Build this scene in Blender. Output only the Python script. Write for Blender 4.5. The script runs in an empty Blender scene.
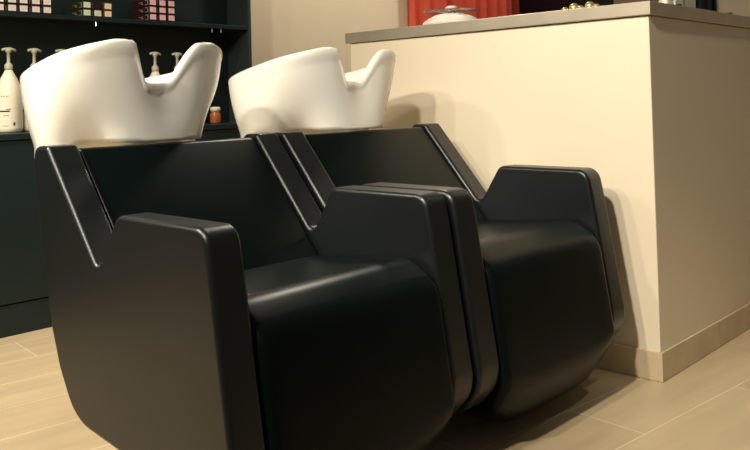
import bpy, bmesh, math, random
from mathutils import Vector, Matrix
random.seed(7)
S = bpy.context.scene
C = S.collection

# ---------------------------------------------------------------- camera
cam_d = bpy.data.cameras.new('camera')
cam_d.sensor_width = 36.0
cam_d.lens = 822.0 / 750.0 * 36.0
cam_d.shift_y = -(225.0 - 79.975) / 750.0
cam_d.clip_start = 0.05
cam = bpy.data.objects.new('camera', cam_d)
C.objects.link(cam)
cam.matrix_world = Matrix(((0.72933374, 0.0372224, 0.68314478, 1.10137351),
                           (0.6836454, -0.00100095, -0.72981366, -2.40994809),
                           (-0.02648162, 0.99930651, -0.02617695, 0.87),
                           (0, 0, 0, 1)))
S.camera = cam
S.view_settings.view_transform = 'Standard'
S.view_settings.look = 'None'
S.view_settings.gamma = 1.0
S.view_settings.use_curve_mapping = False
S.view_settings.exposure = 0.35

# ---------------------------------------------------------------- world and lights
world = bpy.data.worlds.new('salon_ambient')
S.world = world
world.use_nodes = True
bg = world.node_tree.nodes['Background']
bg.inputs[0].default_value = (1.0, 0.92, 0.78, 1)
bg.inputs[1].default_value = 0.085


def spot(name, loc, target, power, size_deg, blend, radius, col=(1, 0.91, 0.76)):
    l = bpy.data.lights.new(name, 'SPOT')
    l.energy = power; l.spot_size = math.radians(size_deg); l.spot_blend = blend
    l.shadow_soft_size = radius; l.color = col
    o = bpy.data.objects.new(name, l); C.objects.link(o)
    o.location = loc
    o.rotation_euler = (Vector(target) - Vector(loc)).to_track_quat('-Z', 'Y').to_euler()
    return o


def area(name, loc, target, power, sx, sy, col=(1, 0.86, 0.64)):
    l = bpy.data.lights.new(name, 'AREA')
    l.shape = 'RECTANGLE'; l.size = sx; l.size_y = sy; l.energy = power; l.color = col
    o = bpy.data.objects.new(name, l); C.objects.link(o)
    o.location = loc
    o.rotation_euler = (Vector(target) - Vector(loc)).to_track_quat('-Z', 'Y').to_euler()
    return o


spot('ceiling_spot_left', (-1.6, -2.8, 2.5), (-1.45, -1.9, 0.0), 290, 85, 0.7, 0.06)
spot('ceiling_spot_middle', (-0.75, -3.2, 2.45), (-0.9, -0.7, 0.7), 65, 75, 0.8, 0.06)
spot('ceiling_spot_row', (-0.05, -3.2, 2.5), (-0.8, -0.8, 0.85), 150, 75, 0.8, 0.07)
spot('ceiling_spot_counter', (-1.7, -2.2, 2.3), (-0.6, 0.1, 0.6), 32, 80, 0.8, 0.06)
spot('ceiling_spot_right', (0.35, -2.6, 2.6), (0.08, 0.0, 0.7), 260, 52, 0.9, 0.08)
spot('ceiling_spot_entrance', (1.2, -0.3, 2.7), (0.75, 0.0, 0.0), 38, 44, 0.7, 0.05)
spot('ceiling_spot_over_counter', (-1.45, 0.65, 2.6), (-0.5, -1.0, 0.5), 70, 60, 0.7, 0.12)
spot('fill_spot_shelf', (-1.5, -1.5, 2.6), (-2.35, -0.8, 1.1), 60, 60, 0.8, 0.06)  # added fill light to brighten the bottles and shelf, no known lamp
spot('ceiling_spot_back', (-1.6, 0.9, 2.6), (-2.5, 0.9, 1.3), 55, 90, 0.9, 0.08)
spot('ceiling_spot_curtain', (-1.2, 2.0, 2.6), (-2.5, 2.3, 1.4), 35, 90, 0.9, 0.08)

# ---------------------------------------------------------------- materials
def mat(name, col, rough=0.5, spec=0.5, metal=0.0, coat=0.0, trans=0.0, noise=None, bump=None, ior=1.45):
    m = bpy.data.materials.new(name); m.use_nodes = True
    nt = m.node_tree; b = nt.nodes['Principled BSDF']
    b.inputs['Base Color'].default_value = (*col, 1)
    b.inputs['Roughness'].default_value = rough
    b.inputs['Metallic'].default_value = metal
    b.inputs['Specular IOR Level'].default_value = spec
    b.inputs['Coat Weight'].default_value = coat
    b.inputs['Transmission Weight'].default_value = trans
    b.inputs['IOR'].default_value = ior
    tc = nt.nodes.new('ShaderNodeTexCoord')
    if noise:
        sc, amt = noise
        n = nt.nodes.new('ShaderNodeTexNoise'); n.inputs['Scale'].default_value = sc
        n.inputs['Detail'].default_value = 4
        nt.links.new(tc.outputs['Object'], n.inputs['Vector'])
        r = nt.nodes.new('ShaderNodeValToRGB')
        r.color_ramp.elements[0].position = 0.3; r.color_ramp.elements[1].position = 0.7
        r.color_ramp.elements[0].color = (*[c * (1 - amt) for c in col], 1)
        r.color_ramp.elements[1].color = (*[min(1, c * (1 + amt)) for c in col], 1)
        nt.links.new(n.outputs['Fac'], r.inputs['Fac'])
        nt.links.new(r.outputs['Color'], b.inputs['Base Color'])
    if bump:
        sc, st = bump
        n = nt.nodes.new('ShaderNodeTexNoise'); n.inputs['Scale'].default_value = sc
        n.inputs['Detail'].default_value = 3
        nt.links.new(tc.outputs['Object'], n.inputs['Vector'])
        bp = nt.nodes.new('ShaderNodeBump'); bp.inputs['Strength'].default_value = st
        bp.inputs['Distance'].default_value = 0.002
        nt.links.new(n.outputs['Fac'], bp.inputs['Height'])
        nt.links.new(bp.outputs['Normal'], b.inputs['Normal'])
    return m


M = {}
M['vinyl'] = mat('black_vinyl', (0.0045, 0.0062, 0.0068), 0.34, 0.6, noise=(6, 0.12), bump=(420, 0.12))
M['cushion'] = mat('black_cushion_vinyl', (0.0015, 0.0046, 0.0043), 0.32, 0.16, noise=(5, 0.1), bump=(420, 0.10))
M['ceramic'] = mat('white_ceramic', (0.88, 0.85, 0.77), 0.12, 0.5, coat=0.3, noise=(1.5, 0.01))
M['plaster'] = mat('cream_plaster', (0.78, 0.67, 0.49), 0.75, 0.25, noise=(3, 0.02), bump=(60, 0.06))
M['counter_paint'] = mat('cream_counter_paint', (0.80, 0.70, 0.53), 0.6, 0.3, noise=(2.2, 0.015), bump=(45, 0.05))
M['metal_top'] = mat('brushed_countertop', (0.62, 0.55, 0.43), 0.36, 0.5, metal=0.65, noise=(9, 0.06))
M['skirting'] = mat('beige_skirting_tile', (0.62, 0.50, 0.33), 0.4, 0.4, noise=(7, 0.12))
M['cabinet'] = mat('dark_cabinet_laminate', (0.010, 0.021, 0.021), 0.42, 0.4, noise=(4, 0.15))
M['cabinet_side'] = mat('grey_green_laminate', (0.030, 0.040, 0.036), 0.5, 0.4, noise=(4, 0.1))
M['chrome'] = mat('satin_chrome', (0.6, 0.6, 0.58), 0.25, 0.5, metal=1.0, noise=(20, 0.05))
M['grey_metal'] = mat('grey_painted_metal', (0.20, 0.20, 0.17), 0.4, 0.5, noise=(8, 0.1))
M['rubber'] = mat('dark_rubber', (0.012, 0.012, 0.012), 0.7, 0.3, noise=(20, 0.1))
M['bottle'] = mat('cream_white_plastic', (0.86, 0.78, 0.60), 0.35, 0.4, noise=(4, 0.02))
M['pump'] = mat('pale_pump_plastic', (0.52, 0.50, 0.38), 0.4, 0.4, noise=(9, 0.04))
M['label_grey'] = mat('grey_print', (0.32, 0.30, 0.26), 0.6, 0.2, noise=(30, 0.1))
M['label_dark'] = mat('dark_print', (0.05, 0.05, 0.05), 0.6, 0.2, noise=(30, 0.1))
M['red'] = mat('red_curtain_fabric', (0.62, 0.095, 0.055), 0.85, 0.15, noise=(6, 0.14), bump=(300, 0.2))
M['black'] = mat('black_lacquer', (0.004, 0.004, 0.006), 0.3, 0.3, noise=(4, 0.1))
M['white'] = mat('white_painted', (0.80, 0.76, 0.64), 0.5, 0.4, noise=(4, 0.03))
M['glass'] = mat('clear_acrylic', (0.95, 0.9, 0.88), 0.05, 0.5, trans=0.95, noise=(3, 0.01))
M['amber'] = mat('amber_plastic', (0.45, 0.13, 0.05), 0.3, 0.5, noise=(6, 0.1))
M['gold'] = mat('gold_metal', (0.75, 0.62, 0.30), 0.3, 0.5, metal=0.8, noise=(20, 0.1))
M['dark_green'] = mat('dark_green_card', (0.012, 0.035, 0.030), 0.5, 0.4, noise=(5, 0.1))
M['brown'] = mat('dark_brown_frame', (0.06, 0.03, 0.018), 0.5, 0.4, noise=(8, 0.15))
M['box_dark'] = mat('dark_violet_carton', (0.02, 0.008, 0.012), 0.5, 0.4, noise=(9, 0.1))
M['box_red'] = mat('maroon_carton', (0.030, 0.004, 0.008), 0.5, 0.4, noise=(9, 0.1))
M['box_olive'] = mat('olive_carton', (0.018, 0.021, 0.006), 0.5, 0.4, noise=(9, 0.1))
M['box_amber'] = mat('brown_carton', (0.075, 0.035, 0.008), 0.5, 0.4, noise=(9, 0.1))
M['lab_cream'] = mat('cream_label', (0.88, 0.78, 0.72), 0.6, 0.3, noise=(90, 0.15))
M['lab_pink'] = mat('pink_label', (0.90, 0.55, 0.56), 0.6, 0.3, noise=(90, 0.15))
M['lab_green'] = mat('green_label', (0.72, 0.78, 0.54), 0.6, 0.3, noise=(90, 0.15))
M['lab_orange'] = mat('orange_label', (0.92, 0.74, 0.50), 0.6, 0.3, noise=(90, 0.15))


def floor_material():
    m = bpy.data.materials.new('beige_floor_tiles'); m.use_nodes = True
    nt = m.node_tree; b = nt.nodes['Principled BSDF']
    tc = nt.nodes.new('ShaderNodeTexCoord')
    mp = nt.nodes.new('ShaderNodeMapping')
    nt.links.new(tc.outputs['Object'], mp.inputs['Vector'])
    br = nt.nodes.new('ShaderNodeTexBrick')
    br.offset = 0.45; br.offset_frequency = 2; br.squash = 1.0
    br.inputs['Scale'].default_value = 1.0
    br.inputs['Mortar Size'].default_value = 0.0016
    br.inputs['Mortar Smooth'].default_value = 0.3
    br.inputs['Brick Width'].default_value = 0.90
    br.inputs['Row Height'].default_value = 0.231
    br.inputs['Bias'].default_value = 0.0
    br.inputs['Color1'].default_value = (0.50, 0.385, 0.235, 1)
    br.inputs['Color2'].default_value = (0.56, 0.44, 0.27, 1)
    br.inputs['Mortar'].default_value = (0.80, 0.66, 0.44, 1)
    nt.links.new(mp.outputs['Vector'], br.inputs['Vector'])
    # streaks along the planks
    mp2 = nt.nodes.new('ShaderNodeMapping')
    mp2.inputs['Scale'].default_value = (1.0, 9.0, 1.0)
    nt.links.new(mp.outputs['Vector'], mp2.inputs['Vector'])
    n = nt.nodes.new('ShaderNodeTexNoise'); n.inputs['Scale'].default_value = 2.2; n.inputs['Detail'].default_value = 5
    nt.links.new(mp2.outputs['Vector'], n.inputs['Vector'])
    n2 = nt.nodes.new('ShaderNodeTexNoise'); n2.inputs['Scale'].default_value = 3.0; n2.inputs['Detail'].default_value = 4
    nt.links.new(mp.outputs['Vector'], n2.inputs['Vector'])
    add = nt.nodes.new('ShaderNodeMath'); add.operation = 'ADD'
    nt.links.new(n.outputs['Fac'], add.inputs[0]); nt.links.new(n2.outputs['Fac'], add.inputs[1])
    mr = nt.nodes.new('ShaderNodeMapRange')
    mr.inputs['From Min'].default_value = 0.7; mr.inputs['From Max'].default_value = 1.3
    mr.inputs['To Min'].default_value = 0.90; mr.inputs['To Max'].default_value = 1.10
    nt.links.new(add.outputs[0], mr.inputs['Value'])
    mx = nt.nodes.new('ShaderNodeMix'); mx.data_type = 'RGBA'; mx.blend_type = 'MULTIPLY'
    mx.inputs['Factor'].default_value = 1.0
    nt.links.new(br.outputs['Color'], mx.inputs['A']); nt.links.new(mr.outputs['Result'], mx.inputs['B'])
    nt.links.new(mx.outputs['Result'], b.inputs['Base Color'])
    b.inputs['Roughness'].default_value = 0.42
    b.inputs['Specular IOR Level'].default_value = 0.4
    return m


M['floor'] = floor_material()

# ---------------------------------------------------------------- helpers
def link(name, bm, m, parent=None, smooth=True, loc=None):
    me = bpy.data.meshes.new(name)
    bmesh.ops.recalc_face_normals(bm, faces=bm.faces)
    bm.to_mesh(me); bm.free()
    if smooth:
        me.shade_smooth() if hasattr(me, 'shade_smooth') else [setattr(p, 'use_smooth', True) for p in me.polygons]
    me.materials.append(m)
    o = bpy.data.objects.new(name, me); C.objects.link(o)
    if parent: o.parent = parent
    if loc: o.location = loc
    return o


def bev(o, w, seg=3, angle=30):
    b = o.modifiers.new('bevel', 'BEVEL'); b.width = w; b.segments = seg
    b.limit_method = 'ANGLE'; b.angle_limit = math.radians(angle); b.harden_normals = True
    return o


def box_bm(bm, x0, x1, y0, y1, z0, z1):
    r = bmesh.ops.create_cube(bm, size=1)
    for v in r['verts']:
        v.co = Vector(((x0 + x1) / 2 + v.co.x * (x1 - x0), (y0 + y1) / 2 + v.co.y * (y1 - y0), (z0 + z1) / 2 + v.co.z * (z1 - z0)))


def box(name, dims, m, parent=None, bevel=0.003):
    bm = bmesh.new(); box_bm(bm, *dims)
    o = link(name, bm, m, parent, smooth=False)
    if bevel: bev(o, bevel, 2)
    return o


def cyl_bm(bm, c, r1, r2, h, seg=24, axis='Z'):
    r = bmesh.ops.create_cone(bm, cap_ends=True, segments=seg, radius1=r1, radius2=r2, depth=h)
    for v in r['verts']:
        p = v.co.copy()
        if axis == 'X': p = Vector((p.z, p.x, p.y))
        if axis == 'Y': p = Vector((p.x, p.z, p.y))
        v.co = p + Vector(c)


def lathe_bm(bm, prof, seg=28, sy=1.0, c=(0, 0, 0)):
    rings = []
    for r, z in prof:
        rings.append([bm.verts.new((c[0] + r * math.cos(2 * math.pi * k / seg), c[1] + sy * r * math.sin(2 * math.pi * k / seg), c[2] + z)) for k in range(seg)])
    for a, b in zip(rings, rings[1:]):
        for k in range(seg):
            bm.faces.new((a[k], a[(k + 1) % seg], b[(k + 1) % seg], b[k]))
    bm.faces.new(rings[0][::-1]); bm.faces.new(rings[-1])


def fillet(pts, n=6):
    """pts: (x, z, radius) polygon -> list of rounded points"""
    out = []
    N = len(pts)
    for i in range(N):
        p = Vector(pts[i][:2]); r = pts[i][2]
        a = Vector(pts[i - 1][:2]); b = Vector(pts[(i + 1) % N][:2])
        if r <= 0:
            out.append(p); continue
        u = (a - p); v = (b - p); lu, lv = u.length, v.length; u.normalize(); v.normalize()
        ang = u.angle(v)
        d = min(r / math.tan(ang / 2), lu * 0.48, lv * 0.48)
        rr = d * math.tan(ang / 2)
        bis = (u + v).normalized(); cen = p + bis * (rr / math.sin(ang / 2))
        s = p + u * d - cen; e = p + v * d - cen
        tot = math.atan2(s.x * e.y - s.y * e.x, s.dot(e))
        for k in range(n + 1):
            t = tot * k / n
            out.append(cen + Vector((s.x * math.cos(t) - s.y * math.sin(t), s.x * math.sin(t) + s.y * math.cos(t))))
    return out


def tag(o, label, cat, group=None, kind=None):
    if label: o['label'] = label
    if cat: o['category'] = cat
    if group: o['group'] = group
    if kind: o['kind'] = kind
    return o


def thing(name, label, cat, loc=(0, 0, 0), group=None):
    o = bpy.data.objects.new(name, None); C.objects.link(o); o.location = loc
    o.empty_display_size = 0.1
    return tag(o, label, cat, group)


def struct(o):
    o['kind'] = 'structure'
    return o


def dup(root, delta, label):
    r = root.copy(); C.objects.link(r); r.location = Vector(root.location) + Vector(delta)
    r['label'] = label
    for ch in list(root.children):
        c = ch.copy(); C.objects.link(c); c.parent = r
        for g in ch.children:
            d = g.copy(); C.objects.link(d); d.parent = c
    return r


# ---------------------------------------------------------------- the room
bm = bmesh.new(); box_bm(bm, -3.2, 3.4, -3.6, 3.3, -0.06, 0.0)
FL = link('floor', bm, M['floor'], smooth=False); struct(FL)
# tiles lie about six degrees off the counter: texture axis x runs along the long side
mpn = [n for n in M['floor'].node_tree.nodes if n.type == 'MAPPING' and n.inputs['Scale'].default_value[1] == 1.0][0]
ang = math.radians(-(90 - 6.0))
mpn.inputs['Rotation'].default_value = (0, 0, ang)
# a grout line passes through (-0.059,-0.016) and a short joint through (-0.102,-0.379)
ca, sa = math.cos(ang), math.sin(ang)
def rot(x, y): return (ca * x - sa * y, sa * x + ca * y)
u1, v1 = rot(-0.059, -0.016); u2, v2 = rot(-0.06, -0.379)
vmid = rot(0.05, -0.10)[1]
row = 0.231
ty = -v1
# after the shift the row beside the line is row 0 or row -1
rw = math.floor((vmid + ty) / row)
off = 0.0 if rw % 2 else 0.495
tx = -u2 - off
mpn.inputs['Location'].default_value = (tx + 9.0, ty + row * 20, 0)
# keep the world origin at the object origin so Object coordinates are metres

wall_back = struct(box('wall_back', (-2.60, -2.50, -3.6, 3.3, 0, 2.8), M['plaster'], bevel=0))
wall_far = struct(box('wall_far', (-2.50, 3.4, 3.2, 3.3, 0, 2.8), M['plaster'], bevel=0))

# ---------------------------------------------------------------- reception counter
cnt = thing('reception_counter', 'cream painted reception counter with a pale metal top, beside the right shampoo chair', 'counter', (-0.64, 0.9, 0))
def pch(name, dims, m, parent, bevel=0.003):
    L = parent.matrix_world.translation if False else Vector(parent.location)
    x0, x1, y0, y1, z0, z1 = dims
    return box(name, (x0 - L.x, x1 - L.x, y0 - L.y, y1 - L.y, z0 - L.z, z1 - L.z), m, parent, bevel)
pch('body', (-1.29, 0, 0, 1.85, 0, 1.112), M['counter_paint'], cnt, 0.004)
pch('countertop', (-1.305, 0.012, -0.014, 1.87, 1.113, 1.155), M['metal_top'], cnt, 0.0025)
y = 0.0
for (a, b) in ((-1.29, -0.885), (-0.882, -0.0)):
    pch('skirting', (a, b + (0.009 if b == 0 else 0), -0.009, -0.0005, 0.001, 0.088), M['skirting'], cnt, 0.0015)
for (a, b) in ((0.0, 0.449), (0.452, 0.90), (0.903, 1.35), (1.353, 1.85)):
    pch('skirting', (0.0005, 0.009, a, b, 0.001, 0.088), M['skirting'], cnt, 0.0015)

# ---------------------------------------------------------------- shampoo chair
W = 0.688; T = 0.078
PANEL = [(-0.735, 0.372, 0.06), (-0.818, 0.742, 0.03), (-0.806, 0.787, 0.022), (-0.742, 0.787, 0.012), (-0.520, 0.528, 0.018),
         (-0.440, 0.652, 0.03), (-0.128, 0.651, 0.045), (-0.114, 0.585, 0.05), (-0.052, 0.200, 0.10), (-0.128, 0.112, 0.07),
         (-0.45, 0.172, 0.1), (-0.63, 0.190, 0.14), (-0.700, 0.29, 0.12)]
SEAT = [(-0.56, 0.468, 0.01), (-0.165, 0.505, 0.08), (-0.082, 0.455, 0.08), (-0.040, 0.16, 0.09), (-0.100, 0.038, 0.09),
        (-0.30, 0.035, 0.05), (-0.56, 0.12, 0.05)]
CUSH = [(-0.800, 0.60, 0.01), (-0.800, 0.775, 0.012), (-0.748, 0.778, 0.018), (-0.470, 0.455, 0.01), (-0.56, 0.42, 0.01)]


def panel_bm(side):
    """side -1: outer face towards -Y.  Y runs 0 (inner) .. T (outer) times side"""
    pts = fillet(PANEL)
    bm = bmesh.new()
    inner = [bm.verts.new((p.x, side * 0.0, p.y)) for p in pts]
    outer = [bm.verts.new((p.x, side * T, p.y)) for p in pts]
    n = len(pts)
    for i in range(n):
        bm.faces.new((inner[i], inner[(i + 1) % n], outer[(i + 1) % n], outer[i]))
    bm.faces.new(inner[::-1]); bm.faces.new(outer)
    # cross cut: slight bend added in front of it, only to break the reflection
    bmesh.ops.bisect_plane(bm, geom=bm.verts[:] + bm.edges[:] + bm.faces[:], plane_co=(-0.252, 0, 0), plane_no=(1, 0, 0))
    for v in bm.verts:
        if v.co.y * side > T * 0.5 and v.co.x > -0.252:
            v.co.y -= side * (v.co.x + 0.252) * -0.015
    return bm


def extruded_pillow(pts, halfw, r, m_slices=7, bottom=1.0, zcut=0.2):
    """profile extruded along Y with rounded ends (inset r)"""
    P = fillet(pts)
    n = len(P)
    nr = []
    for i in range(n):
        t = (P[(i + 1) % n] - P[i - 1]).normalized()
        nr.append(Vector((t.y, -t.x)))
    # orientation
    area_ = sum(P[i].x * P[(i + 1) % n].y - P[(i + 1) % n].x * P[i].y for i in range(n))
    if area_ < 0: nr = [-q for q in nr]
    bm = bmesh.new(); rings = []
    sl = []
    for k in range(m_slices + 1):
        a = math.pi / 2 * k / m_slices
        sl.append((-halfw + r * (1 - math.sin(a)), r * (1 - math.cos(a))))
    # sl: y from inner to outer ; order outer -> inner
    sl = [(-halfw + r * (1 - math.cos(math.pi / 2 * k / m_slices)), r * (1 - math.sin(math.pi / 2 * k / m_slices))) for k in range(m_slices + 1)]
    if bottom > 1: sl += [(-halfw + r + (halfw - r) * t, 0.0) for t in (0.15, 0.3, 0.5, 0.75)]
    full = sl + [(-y_, e) for y_, e in reversed(sl)]
    for y_, e in full:
        ring = []
        for p, q in zip(P, nr):
            f = 1.0
            if p.y < zcut: f = 1 + (bottom - 1) * min(1, (zcut - p.y) / 0.12)
            s = p - q * e * f
            if bottom > 1:
                s.y += 0.062 * (max(0.0, abs(y_) - (halfw - 0.15)) / 0.15) ** 2.2 * max(0.0, min(1.0, (0.25 - p.y) / 0.2))
            ring.append(bm.verts.new((s.x, y_, s.y)))
        rings.append(ring)
    for a, b in zip(rings, rings[1:]):
        for i in range(n):
            bm.faces.new((a[i], a[(i + 1) % n], b[(i + 1) % n], b[i]))
    bm.faces.new(rings[0]); bm.faces.new(rings[-1][::-1])
    return bm


BX, BH = -0.972, 0.945


def smooth01(t): t = max(0, min(1, t)); return t * t * (3 - 2 * t)


def notch_f(th):
    d = math.degrees(th)
    return 1 - smooth01((d - 2) / 25) if d > 0 else 1 - smooth01((-d - 18.0) / 8.0)


def rim_h(th):
    a = abs(math.degrees(th))
    # back low, flanks rising in a long line to the two horns, notch at the front
    h = 0.944 + 0.101 * min(1.0, max(0.0, (172 - a) / 134)) ** 1.2 if a > 30 else 1.043
    n = notch_f(th)
    return h * (1 - n) + 0.937 * n


def basin_bm():
    NT = 160
    bm = bmesh.new()
    rings = []

    def zbot(a): return 0.782 - 0.055 * smooth01((a - 72) / 25)

    def plan(th, v):
        """outer radius at height fraction v (0 bottom, 1 rim)"""
        v = max(0.0, min(1.15, v))
        c, s = math.cos(th), math.sin(th)
        ax = 0.216 if c > 0 else 0.335
        by = 0.252
        n = 2.6 if c > 0 else 2.4
        r = (abs(c / ax) ** n + abs(s / by) ** n) ** (-1 / n)
        a = abs(math.degrees(th))
        w = max(0.0, 1 - v)
        # lower down the front flanks draw in (a soft crease), the back stays full
        cen = 62 - 8 * min(v, 1)
        flank = math.exp(-((a - cen) / 27) ** 2)
        r *= 1 - 0.38 * flank * w ** 2.2
        r *= 1 - 0.13 * smooth01((a - 80) / 50) * w ** 2.2
        # the lip of the neck notch lies back from the horns
        r -= 0.052 * math.exp(-(a / 17) ** 2) * smooth01(v)
        return r

    NV = 18
    for j in range(NV + 1):           # outer wall
        v = j / NV
        ring = []
        for k in range(NT):
            th = -math.pi + 2 * math.pi * k / NT
            z0 = zbot(abs(math.degrees(th)))
            z = z0 + (rim_h(th) - 0.011 - z0) * v
            aa = abs(math.degrees(th))
            lip = 0.006 * smooth01((v - 0.86) / 0.1) * (1 - smooth01((aa - 40) / 40))
            ring.append((th, plan(th, (z - 0.77) / (1.03 - 0.77)) + lip, z))
        rings.append(ring)
    base_ring = rings[NV]
    for (dr, dz) in ((-0.002, 0.006), (-0.007, 0.0105), (-0.014, 0.011), (-0.020, 0.007), (-0.024, -0.002)):   # rounded rim
        rings.append([(th, r + dr, z + dz) for (th, r, z) in base_ring])
    NI = 12
    last = rings[-1]
    for j in range(1, NI + 1):        # the hollow
        v = j / NI
        ring = []
        for (th, r, z) in last:
            zz = z + (0.806 - z) * (1 - (1 - v) ** 1.6)
            rr = min(r, plan(th, (zz - 0.77) / 0.26) - 0.024) * math.sqrt(max(0.0, 1 - v ** 2.6)) + 0.022 * v
            ring.append((th, rr, zz))
        rings.append(ring)
    V = [[bm.verts.new((BX + r * math.cos(th), r * math.sin(th), z)) for (th, r, z) in ring] for ring in rings]
    for a, b in zip(V, V[1:]):
        for k in range(NT):
            bm.faces.new((a[k], a[(k + 1) % NT], b[(k + 1) % NT], b[k]))
    bm.faces.new(V[0][::-1]); bm.faces.new(V[-1])
    return bm


def make_chair(name, label, loc):
    t = thing(name, label, 'salon chair', loc, 'shampoo chairs in a row beside the counter')
    for s in (-1, 1):
        bmp = panel_bm(s)
        for v in bmp.verts: v.co.y += s * (W / 2 - T)
        p = link('side_panel', bmp, M['vinyl'], t); bev(p, 0.012, 4, 40)
    link('seat', extruded_pillow(SEAT, W / 2 - T - 0.002, 0.022, 7, 1.6), M['cushion'], t)
    link('backrest', extruded_pillow(CUSH, W / 2 - T - 0.003, 0.012, 4), M['cushion'], t)
    for ch in t.children[-2:]:
        b = ch.modifiers.new('n', 'WEIGHTED_NORMAL') if False else None
    bas = link('basin', basin_bm(), M['ceramic'], t)
    bas['label'] = 'white ceramic wash basin with a neck notch'
    bd = bmesh.new(); cyl_bm(bd, (BX, 0, 0.810), 0.022, 0.022, 0.008, 20)
    link('drain', bd, M['chrome'], bas, smooth=False)
    b2 = bmesh.new(); box_bm(b2, -0.93, -0.836, -0.075, 0.075, 0.0, 0.75)
    bev(link('basin_pedestal', b2, M['rubber'], t, smooth=False), 0.02)
    b3 = bmesh.new(); box_bm(b3, -0.832, -0.30, -0.105, 0.16, 0.0, 0.075)
    pl = link('base_plinth', b3, M['grey_metal'], t, smooth=False); bev(pl, 0.003)
    pl['label'] = 'grey metal plinth under the seat'
    return t


chair_a = make_chair('shampoo_chair', 'black shampoo chair with white basin, nearer one, on the left of the pair', (0.0, -1.205, 0))
chair_b = dup(chair_a, (0.010, 0.7205, 0), 'black shampoo chair with white basin, farther one, right beside the cream counter')
chair_b.scale = (1.0, 1.06, 1.0)

# ---------------------------------------------------------------- dark wall shelving
unit = thing('shelving_unit', 'tall dark green-black shelving unit with a base cupboard behind the chairs', 'shelving', (-2.3, -0.9, 0))
XL = -2.495
YR = 0.287
pch('cupboard', (XL, -2.13, -2.6, YR, 0.125, 0.755), M['cabinet'], unit, 0.003)
pch('plinth', (XL, -2.135, -2.6, YR, 0.0, 0.12), M['cabinet'], unit, 0.002)
pch('deck', (XL, -2.122, -2.6, YR, 0.757, 0.782), M['cabinet'], unit, 0.003)
pch('back_panel', (XL, -2.478, -2.6, YR - 0.0205, 0.783, 2.4), M['cabinet'], unit, 0)
pch('end_panel', (XL, -2.30, YR - 0.02, YR, 0.783, 2.4), M['cabinet_side'], unit, 0.002)
SZ = 1.280
pch('shelf', (-2.477, -2.30, -2.6, YR - 0.021, SZ - 0.02, SZ), M['cabinet'], unit, 0.002)
pch('shelf', (-2.477, -2.30, -2.6, YR - 0.021, 1.70, 1.72), M['cabinet'], unit, 0.002)
pch('divider', (-2.477, -2.30, -1.44, -1.42, SZ + 0.001, 1.699), M['cabinet'], unit, 0.002)
for (yy, xx) in ((-0.581, -2.31), (0.045, -2.31), (0.100, -2.31)):
    bmx = bmesh.new(); cyl_bm(bmx, (xx + 2.3, yy + 0.9, SZ - 0.031), 0.006, 0.004, 0.02, 10)
    k = link('shelf_pin', bmx, M['chrome'], unit, smooth=False); k['label'] = 'small chrome shelf pin'

# ---------------------------------------------------------------- pump bottles
def bottle(loc, label):
    t = thing('pump_bottle', label, 'bottle', loc, 'cream pump bottles on the cupboard deck')
    bm = bmesh.new()
    lathe_bm(bm, [(0.046, 0.0), (0.053, 0.006), (0.054, 0.02), (0.054, 0.135), (0.052, 0.165), (0.045, 0.195), (0.032, 0.225), (0.020, 0.246), (0.015, 0.256)], 28, 0.95)
    link('bottle_body', bm, M['bottle'], t)
    bm = bmesh.new()
    lathe_bm(bm, [(0.015, 0.2565), (0.016, 0.262), (0.016, 0.278), (0.009, 0.284), (0.0065, 0.290), (0.0065, 0.325), (0.012, 0.331), (0.013, 0.338), (0.010, 0.344)], 20)
    bmesh.ops.recalc_face_normals(bm, faces=bm.faces)
    pm = link('pump', bm, M['pump'], t)
    bm = bmesh.new()
    # spout across the top of the pump, drooping at its tip
    prof = [(-0.027, 0.339), (-0.012, 0.343), (0.0, 0.3445), (0.014, 0.343), (0.030, 0.337)]
    vs = []
    for (yy, zz) in prof:
        r = 0.0055
        vs.append([bm.verts.new((r * math.cos(a), yy, zz + r * math.sin(a))) for a in [2 * math.pi * k / 10 for k in range(10)]])
    for a, b in zip(vs, vs[1:]):
        for k in range(10): bm.faces.new((a[k], a[(k + 1) % 10], b[(k + 1) % 10], b[k]))
    bm.faces.new(vs[0]); bm.faces.new(vs[-1][::-1])
    link('spout', bm, M['pump'], pm)
    # printed lines on the front of the body (curved patches)
    def patch(a0, a1, z0, z1, m, rr=0.0548):
        bm = bmesh.new(); n = 8
        L = []
        for k in range(n + 1):
            a = math.radians(a0 + (a1 - a0) * k / n)
            L.append([bm.verts.new((r * math.cos(a), 0.95 * r * math.sin(a), z)) for (r, z) in ((rr - 0.0012, z0), (rr, z0), (rr, z1), (rr - 0.0012, z1))])
        for a, b in zip(L, L[1:]):
            for k in range(4): bm.faces.new((a[k], a[(k + 1) % 4], b[(k + 1) % 4], b[k]))
        bm.faces.new(L[0]); bm.faces.new(L[-1][::-1])
        return link('label_print', bm, m, t)
    patch(-62, -22, 0.146, 0.150, M['label_grey'], 0.0530)
    patch(-38, -18, 0.094, 0.0975, M['label_grey'])
    patch(-86, -22, 0.085, 0.0905, M['label_dark'])
    patch(-50, -26, 0.0695, 0.0715, M['label_grey'])
    patch(-55, -28, 0.028, 0.030, M['label_grey'])
    patch(-8, 0, 0.030, 0.042, M['label_dark'])
    return t


bt = bottle((-2.30, -0.975, 0.7825), 'cream pump bottle at the far left of the deck, fully in view')
for (yy, lb) in ((-0.868, 'cream pump bottle peeking out from behind the left edge of the near basin'),
                 (-0.748, 'cream pump bottle with only its pump head above the near basin rim'),
                 (-0.290, 'cream pump bottle seen through the near basin notch, left of two'),
                 (-0.168, 'cream pump bottle seen through the near basin notch, right of two, beside the horn')):
    dup(bt, (0, yy + 0.975, 0), lb)

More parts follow.
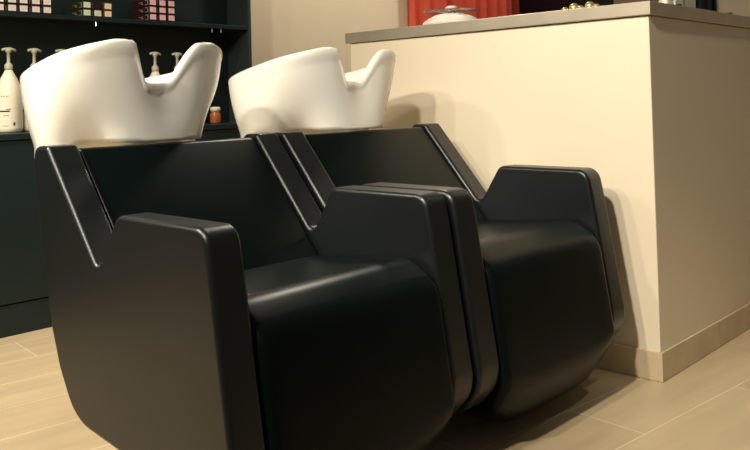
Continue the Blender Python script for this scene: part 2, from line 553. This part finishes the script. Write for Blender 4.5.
jar = thing('small_jar', 'small amber jar with a pale lid on the deck right of the near basin', 'jar', (-2.30, 0.048, 0.7825))
bm = bmesh.new(); lathe_bm(bm, [(0.024, 0), (0.027, 0.005), (0.027, 0.045), (0.022, 0.055), (0.022, 0.058)], 20); link('jar_body', bm, M['amber'], jar)
bm = bmesh.new(); lathe_bm(bm, [(0.025, 0.0585), (0.025, 0.078), (0.018, 0.082)], 20); link('lid', bm, M['bottle'], jar)

# ---------------------------------------------------------------- colour cartons on the shelf
def carton(y0, row, mbox, mlab, label, group, w=0.041, h=0.0335):
    z0 = SZ + 0.001 + row * (h + 0.0012)
    t = thing('hair_colour_carton', label, 'carton', (-2.305, y0, z0), group)
    bm = bmesh.new(); box_bm(bm, -0.15, 0.0, -w / 2, w / 2, 0, h)
    bev(link('carton_body', bm, mbox, t, smooth=False), 0.001, 2)
    bm = bmesh.new(); box_bm(bm, 0.0002, 0.0012, -w / 2 + 0.0045, w / 2 - 0.0045, 0.004, h - 0.005)
    link('end_label', bm, mlab, t, smooth=False)
    # pale print on the long side
    bm = bmesh.new()
    for (x0, x1, za, zb) in ((-0.035, -0.008, 0.005, 0.007), (-0.035, -0.008, h - 0.009, h - 0.007), (-0.012, -0.008, 0.007, h - 0.009),
                             (-0.07, -0.05, 0.010, 0.013), (-0.09, -0.055, 0.018, 0.020)):
        box_bm(bm, x0, x1, -w / 2 - 0.0008, -w / 2 - 0.0001, za, zb)
    link('side_print', bm, M['label_grey'], t, smooth=False)
    return t


rows = ['bottom', 'second', 'third']
colA = ['leftmost', 'second', 'third', 'fourth', 'rightmost']
for i, yy in enumerate((-1.006, -0.955, -0.907, -0.855, -0.806)):
    for r in range(2):
        carton(yy, r, M['box_dark'], M['lab_cream'], '%s carton with cream label, %s row of the left block' % (colA[i], rows[r]), 'cream labelled cartons on the shelf')
for i, (yy, mb, ml, lb) in enumerate(((-0.625, 'box_olive', 'lab_green', 'left end, green label'), (-0.574, 'box_olive', 'lab_green', 'centre, green label'), (-0.524, 'box_amber', 'lab_orange', 'right end, orange label'))):
    for r in range(2):
        if i == 1 and r == 1: 
            carton(yy, r, M['box_dark'], M['box_dark'], 'dark block standing in for the dark gap, %s row of the middle block' % rows[r], 'green and orange labelled cartons on the shelf')  # no carton here: an added dark block stands in for the dark gap
            continue
        carton(yy, r, M[mb], M[ml], 'carton at the %s, %s row of the middle block' % (lb, rows[r]), 'green and orange labelled cartons on the shelf')
colC = ['left', 'centre', 'right']
for i, yy in enumerate((-0.293, -0.241, -0.192)):
    for r in range(3):
        carton(yy, r, M['box_red'], M['lab_pink'], 'maroon carton with pink label, %s column, %s row of the right block' % (colC[i], rows[r]), 'pink labelled cartons on the shelf')

# ---------------------------------------------------------------- red curtain
bm = bmesh.new()
N = 150; y0c, y1c = 1.70, 2.97; th = 0.006
front, back = [], []
for k in range(N + 1):
    u = k / N
    yy = y0c + (y1c - y0c) * u
    xx = -2.435 + 0.045 * math.sin(u * 2 * math.pi * 8.2 + 0.8 * math.sin(u * 9)) + 0.012 * math.sin(u * 2 * math.pi * 19 + 1)
    front.append((xx + th, yy)); back.append((xx, yy))
for zlo, zhi in ((0.05, 2.35),):
    fl = [bm.verts.new((x, y_, zlo)) for x, y_ in front]; fh = [bm.verts.new((x, y_, zhi)) for x, y_ in front]
    bl = [bm.verts.new((x, y_, zlo)) for x, y_ in back]; bh = [bm.verts.new((x, y_, zhi)) for x, y_ in back]
for k in range(N):
    bm.faces.new((fl[k], fl[k + 1], fh[k + 1], fh[k])); bm.faces.new((bl[k + 1], bl[k], bh[k], bh[k + 1]))
    bm.faces.new((fl[k + 1], fl[k], bl[k], bl[k + 1])); bm.faces.new((fh[k], fh[k + 1], bh[k + 1], bh[k]))
bm.faces.new((fl[0], fh[0], bh[0], bl[0])); bm.faces.new((fl[N], bl[N], bh[N], fh[N]))
cur = thing('curtain', 'red pleated curtain hanging on the back wall beyond the counter', 'curtain', (0, 0, 0))
link('curtain_cloth', bm, M['red'], cur)
bm = bmesh.new(); cyl_bm(bm, (-2.432, 2.335, 2.362), 0.011, 0.011, 1.36, 16, 'Y')
link('curtain_rod', bm, M['chrome'], cur)
for yy in (1.70, 2.97):
    bm = bmesh.new(); box_bm(bm, -2.499, -2.432, yy - 0.008, yy + 0.008, 2.355, 2.369); link('rod_bracket', bm, M['chrome'], cur, smooth=False)

# black tall cabinet against the far wall
cab = thing('tall_cabinet', 'tall black cabinet against the far wall beyond the counter', 'cabinet', (-1.85, 3.0, 0))
pch('carcass', (-2.30, -1.40, 2.84, 3.195, 0.0, 2.2), M['black'], cab, 0.004)
pch('cabinet_door', (-2.296, -1.853, 2.82, 2.839, 0.06, 2.195), M['black'], cab, 0.003)
pch('cabinet_door', (-1.849, -1.404, 2.82, 2.839, 0.06, 2.195), M['black'], cab, 0.003)

# ---------------------------------------------------------------- things standing on the counter
CT = 1.1555
dish = thing('lidded_dish', 'white lidded dish with a knob and clear brim, on the counter before the red curtain', 'dish', (-0.912, 0.20, CT))
bm = bmesh.new(); lathe_bm(bm, [(0.085, 0.0), (0.112, 0.010), (0.118, 0.016), (0.116, 0.022), (0.098, 0.036), (0.070, 0.050), (0.038, 0.058), (0.014, 0.060), (0.010, 0.0605)], 40)
link('dish_dome', bm, M['white'], dish)
bm = bmesh.new(); lathe_bm(bm, [(0.010, 0.061), (0.012, 0.070), (0.024, 0.076), (0.025, 0.083), (0.015, 0.088)], 24)
link('knob', bm, M['white'], dish)
bm = bmesh.new()
seg = 48
ro, ri = 0.112, 0.104
R_ = []
for k in range(seg):
    a = 2 * math.pi * k / seg
    R_.append([bm.verts.new((r * math.cos(a), r * math.sin(a), z)) for (r, z) in ((0.0135, 0.0650), (ro, 0.0655), (ro, 0.0675), (0.0135, 0.0670))])
for k in range(seg):
    a, b = R_[k], R_[(k + 1) % seg]
    for q in range(4): bm.faces.new((a[q], a[(q + 1) % 4], b[(q + 1) % 4], b[q]))
gl = link('clear_brim', bm, M['glass'], dish); gl['label'] = 'clear brim round the knob'

orn = thing('wire_ornament', 'small gold and white wire ornament on the counter near its front corner', 'ornament', (-0.34, 0.20, CT))
bm = bmesh.new()
for k in range(5):
    bmesh.ops.create_uvsphere(bm, u_segments=12, v_segments=8, radius=0.014 + 0.004 * (k % 2), matrix=Matrix.Translation((-0.062 + 0.031 * k, 0.01 * (k % 2), 0.020 + 0.008 * (k % 2))))
link('beads', bm, M['gold'], orn)
bm = bmesh.new(); box_bm(bm, -0.085, 0.085, -0.02, 0.03, 0, 0.006); bev(link('ornament_base', bm, M['black'], orn, smooth=False), 0.002)

tray = thing('dark_tray', 'thin dark tray on the right edge of the counter under the holders', 'tray', (-0.10, 0.52, CT))
bm = bmesh.new(); box_bm(bm, -0.085, 0.07, -0.20, 0.27, 0, 0.010)
bev(link('tray_plate', bm, M['black'], tray, smooth=False), 0.002)
bm = bmesh.new()
bm.free()
for d in ((-0.085, 0.07, -0.20, -0.196, 0.0105, 0.016), (-0.085, 0.07, 0.266, 0.27, 0.0105, 0.016)):
    bm = bmesh.new(); box_bm(bm, *d); link('tray_edge', bm, M['black'], tray, smooth=False)

wb = thing('white_box', 'white carton standing on the counter tray left of the dark green holder', 'box', (-0.10, 0.41, CT + 0.0105))
bm = bmesh.new(); box_bm(bm, -0.05, 0.05, -0.09, 0.085, 0, 0.16); bev(link('box_body', bm, M['white'], wb, smooth=False), 0.002)
bm = bmesh.new(); box_bm(bm, 0.0505, 0.052, -0.03, -0.024, 0.0, 0.158); link('box_flap', bm, M['label_grey'], wb, smooth=False)
gh = thing('file_holder', 'dark green upright holder on the counter tray', 'holder', (-0.10, 0.60, CT + 0.0105))
for yy in (-0.085, 0.0, 0.068):
    bm = bmesh.new(); box_bm(bm, -0.06, 0.055, yy, yy + 0.010, 0, 0.22); link('holder_divider', bm, M['black'], gh, smooth=False)
bm = bmesh.new(); box_bm(bm, -0.06, 0.045, -0.0745, 0.0675, 0.0005, 0.2); 
gg = link('holder_body', bm, M['dark_green'], gh, smooth=False)
wc = thing('white_card', 'thin white card leaning upright beside the dark green holder', 'card', (-0.10, 0.715, CT + 0.0105))
bm = bmesh.new(); box_bm(bm, -0.05, 0.04, -0.03, 0.02, 0, 0.18); bev(link('card_sheet', bm, M['white'], wc, smooth=False), 0.001)
bf = thing('bottle_with_stem', 'slim pale bottle on the counter corner beside a brown frame', 'bottle', (-0.06, 0.262, CT))
bm = bmesh.new(); lathe_bm(bm, [(0.010, 0), (0.012, 0.004), (0.012, 0.10), (0.006, 0.12)], 16); link('bottle_body', bm, M['bottle'], bf)
bm = bmesh.new(); lathe_bm(bm, [(0.007, 0.1205), (0.007, 0.145), (0.004, 0.15)], 12); link('cap', bm, M['black'], bf)
fr = thing('picture_frame', 'dark brown frame standing on the counter near its front corner', 'frame', (-0.14, 0.235, CT))
bm = bmesh.new(); box_bm(bm, -0.09, 0.045, -0.006, 0.006, 0, 0.2); bev(link('frame_board', bm, M['brown'], fr, smooth=False), 0.002)
bm = bmesh.new(); box_bm(bm, -0.03, -0.02, 0.0065, 0.06, 0, 0.1); link('frame_stand', bm, M['brown'], fr, smooth=False)
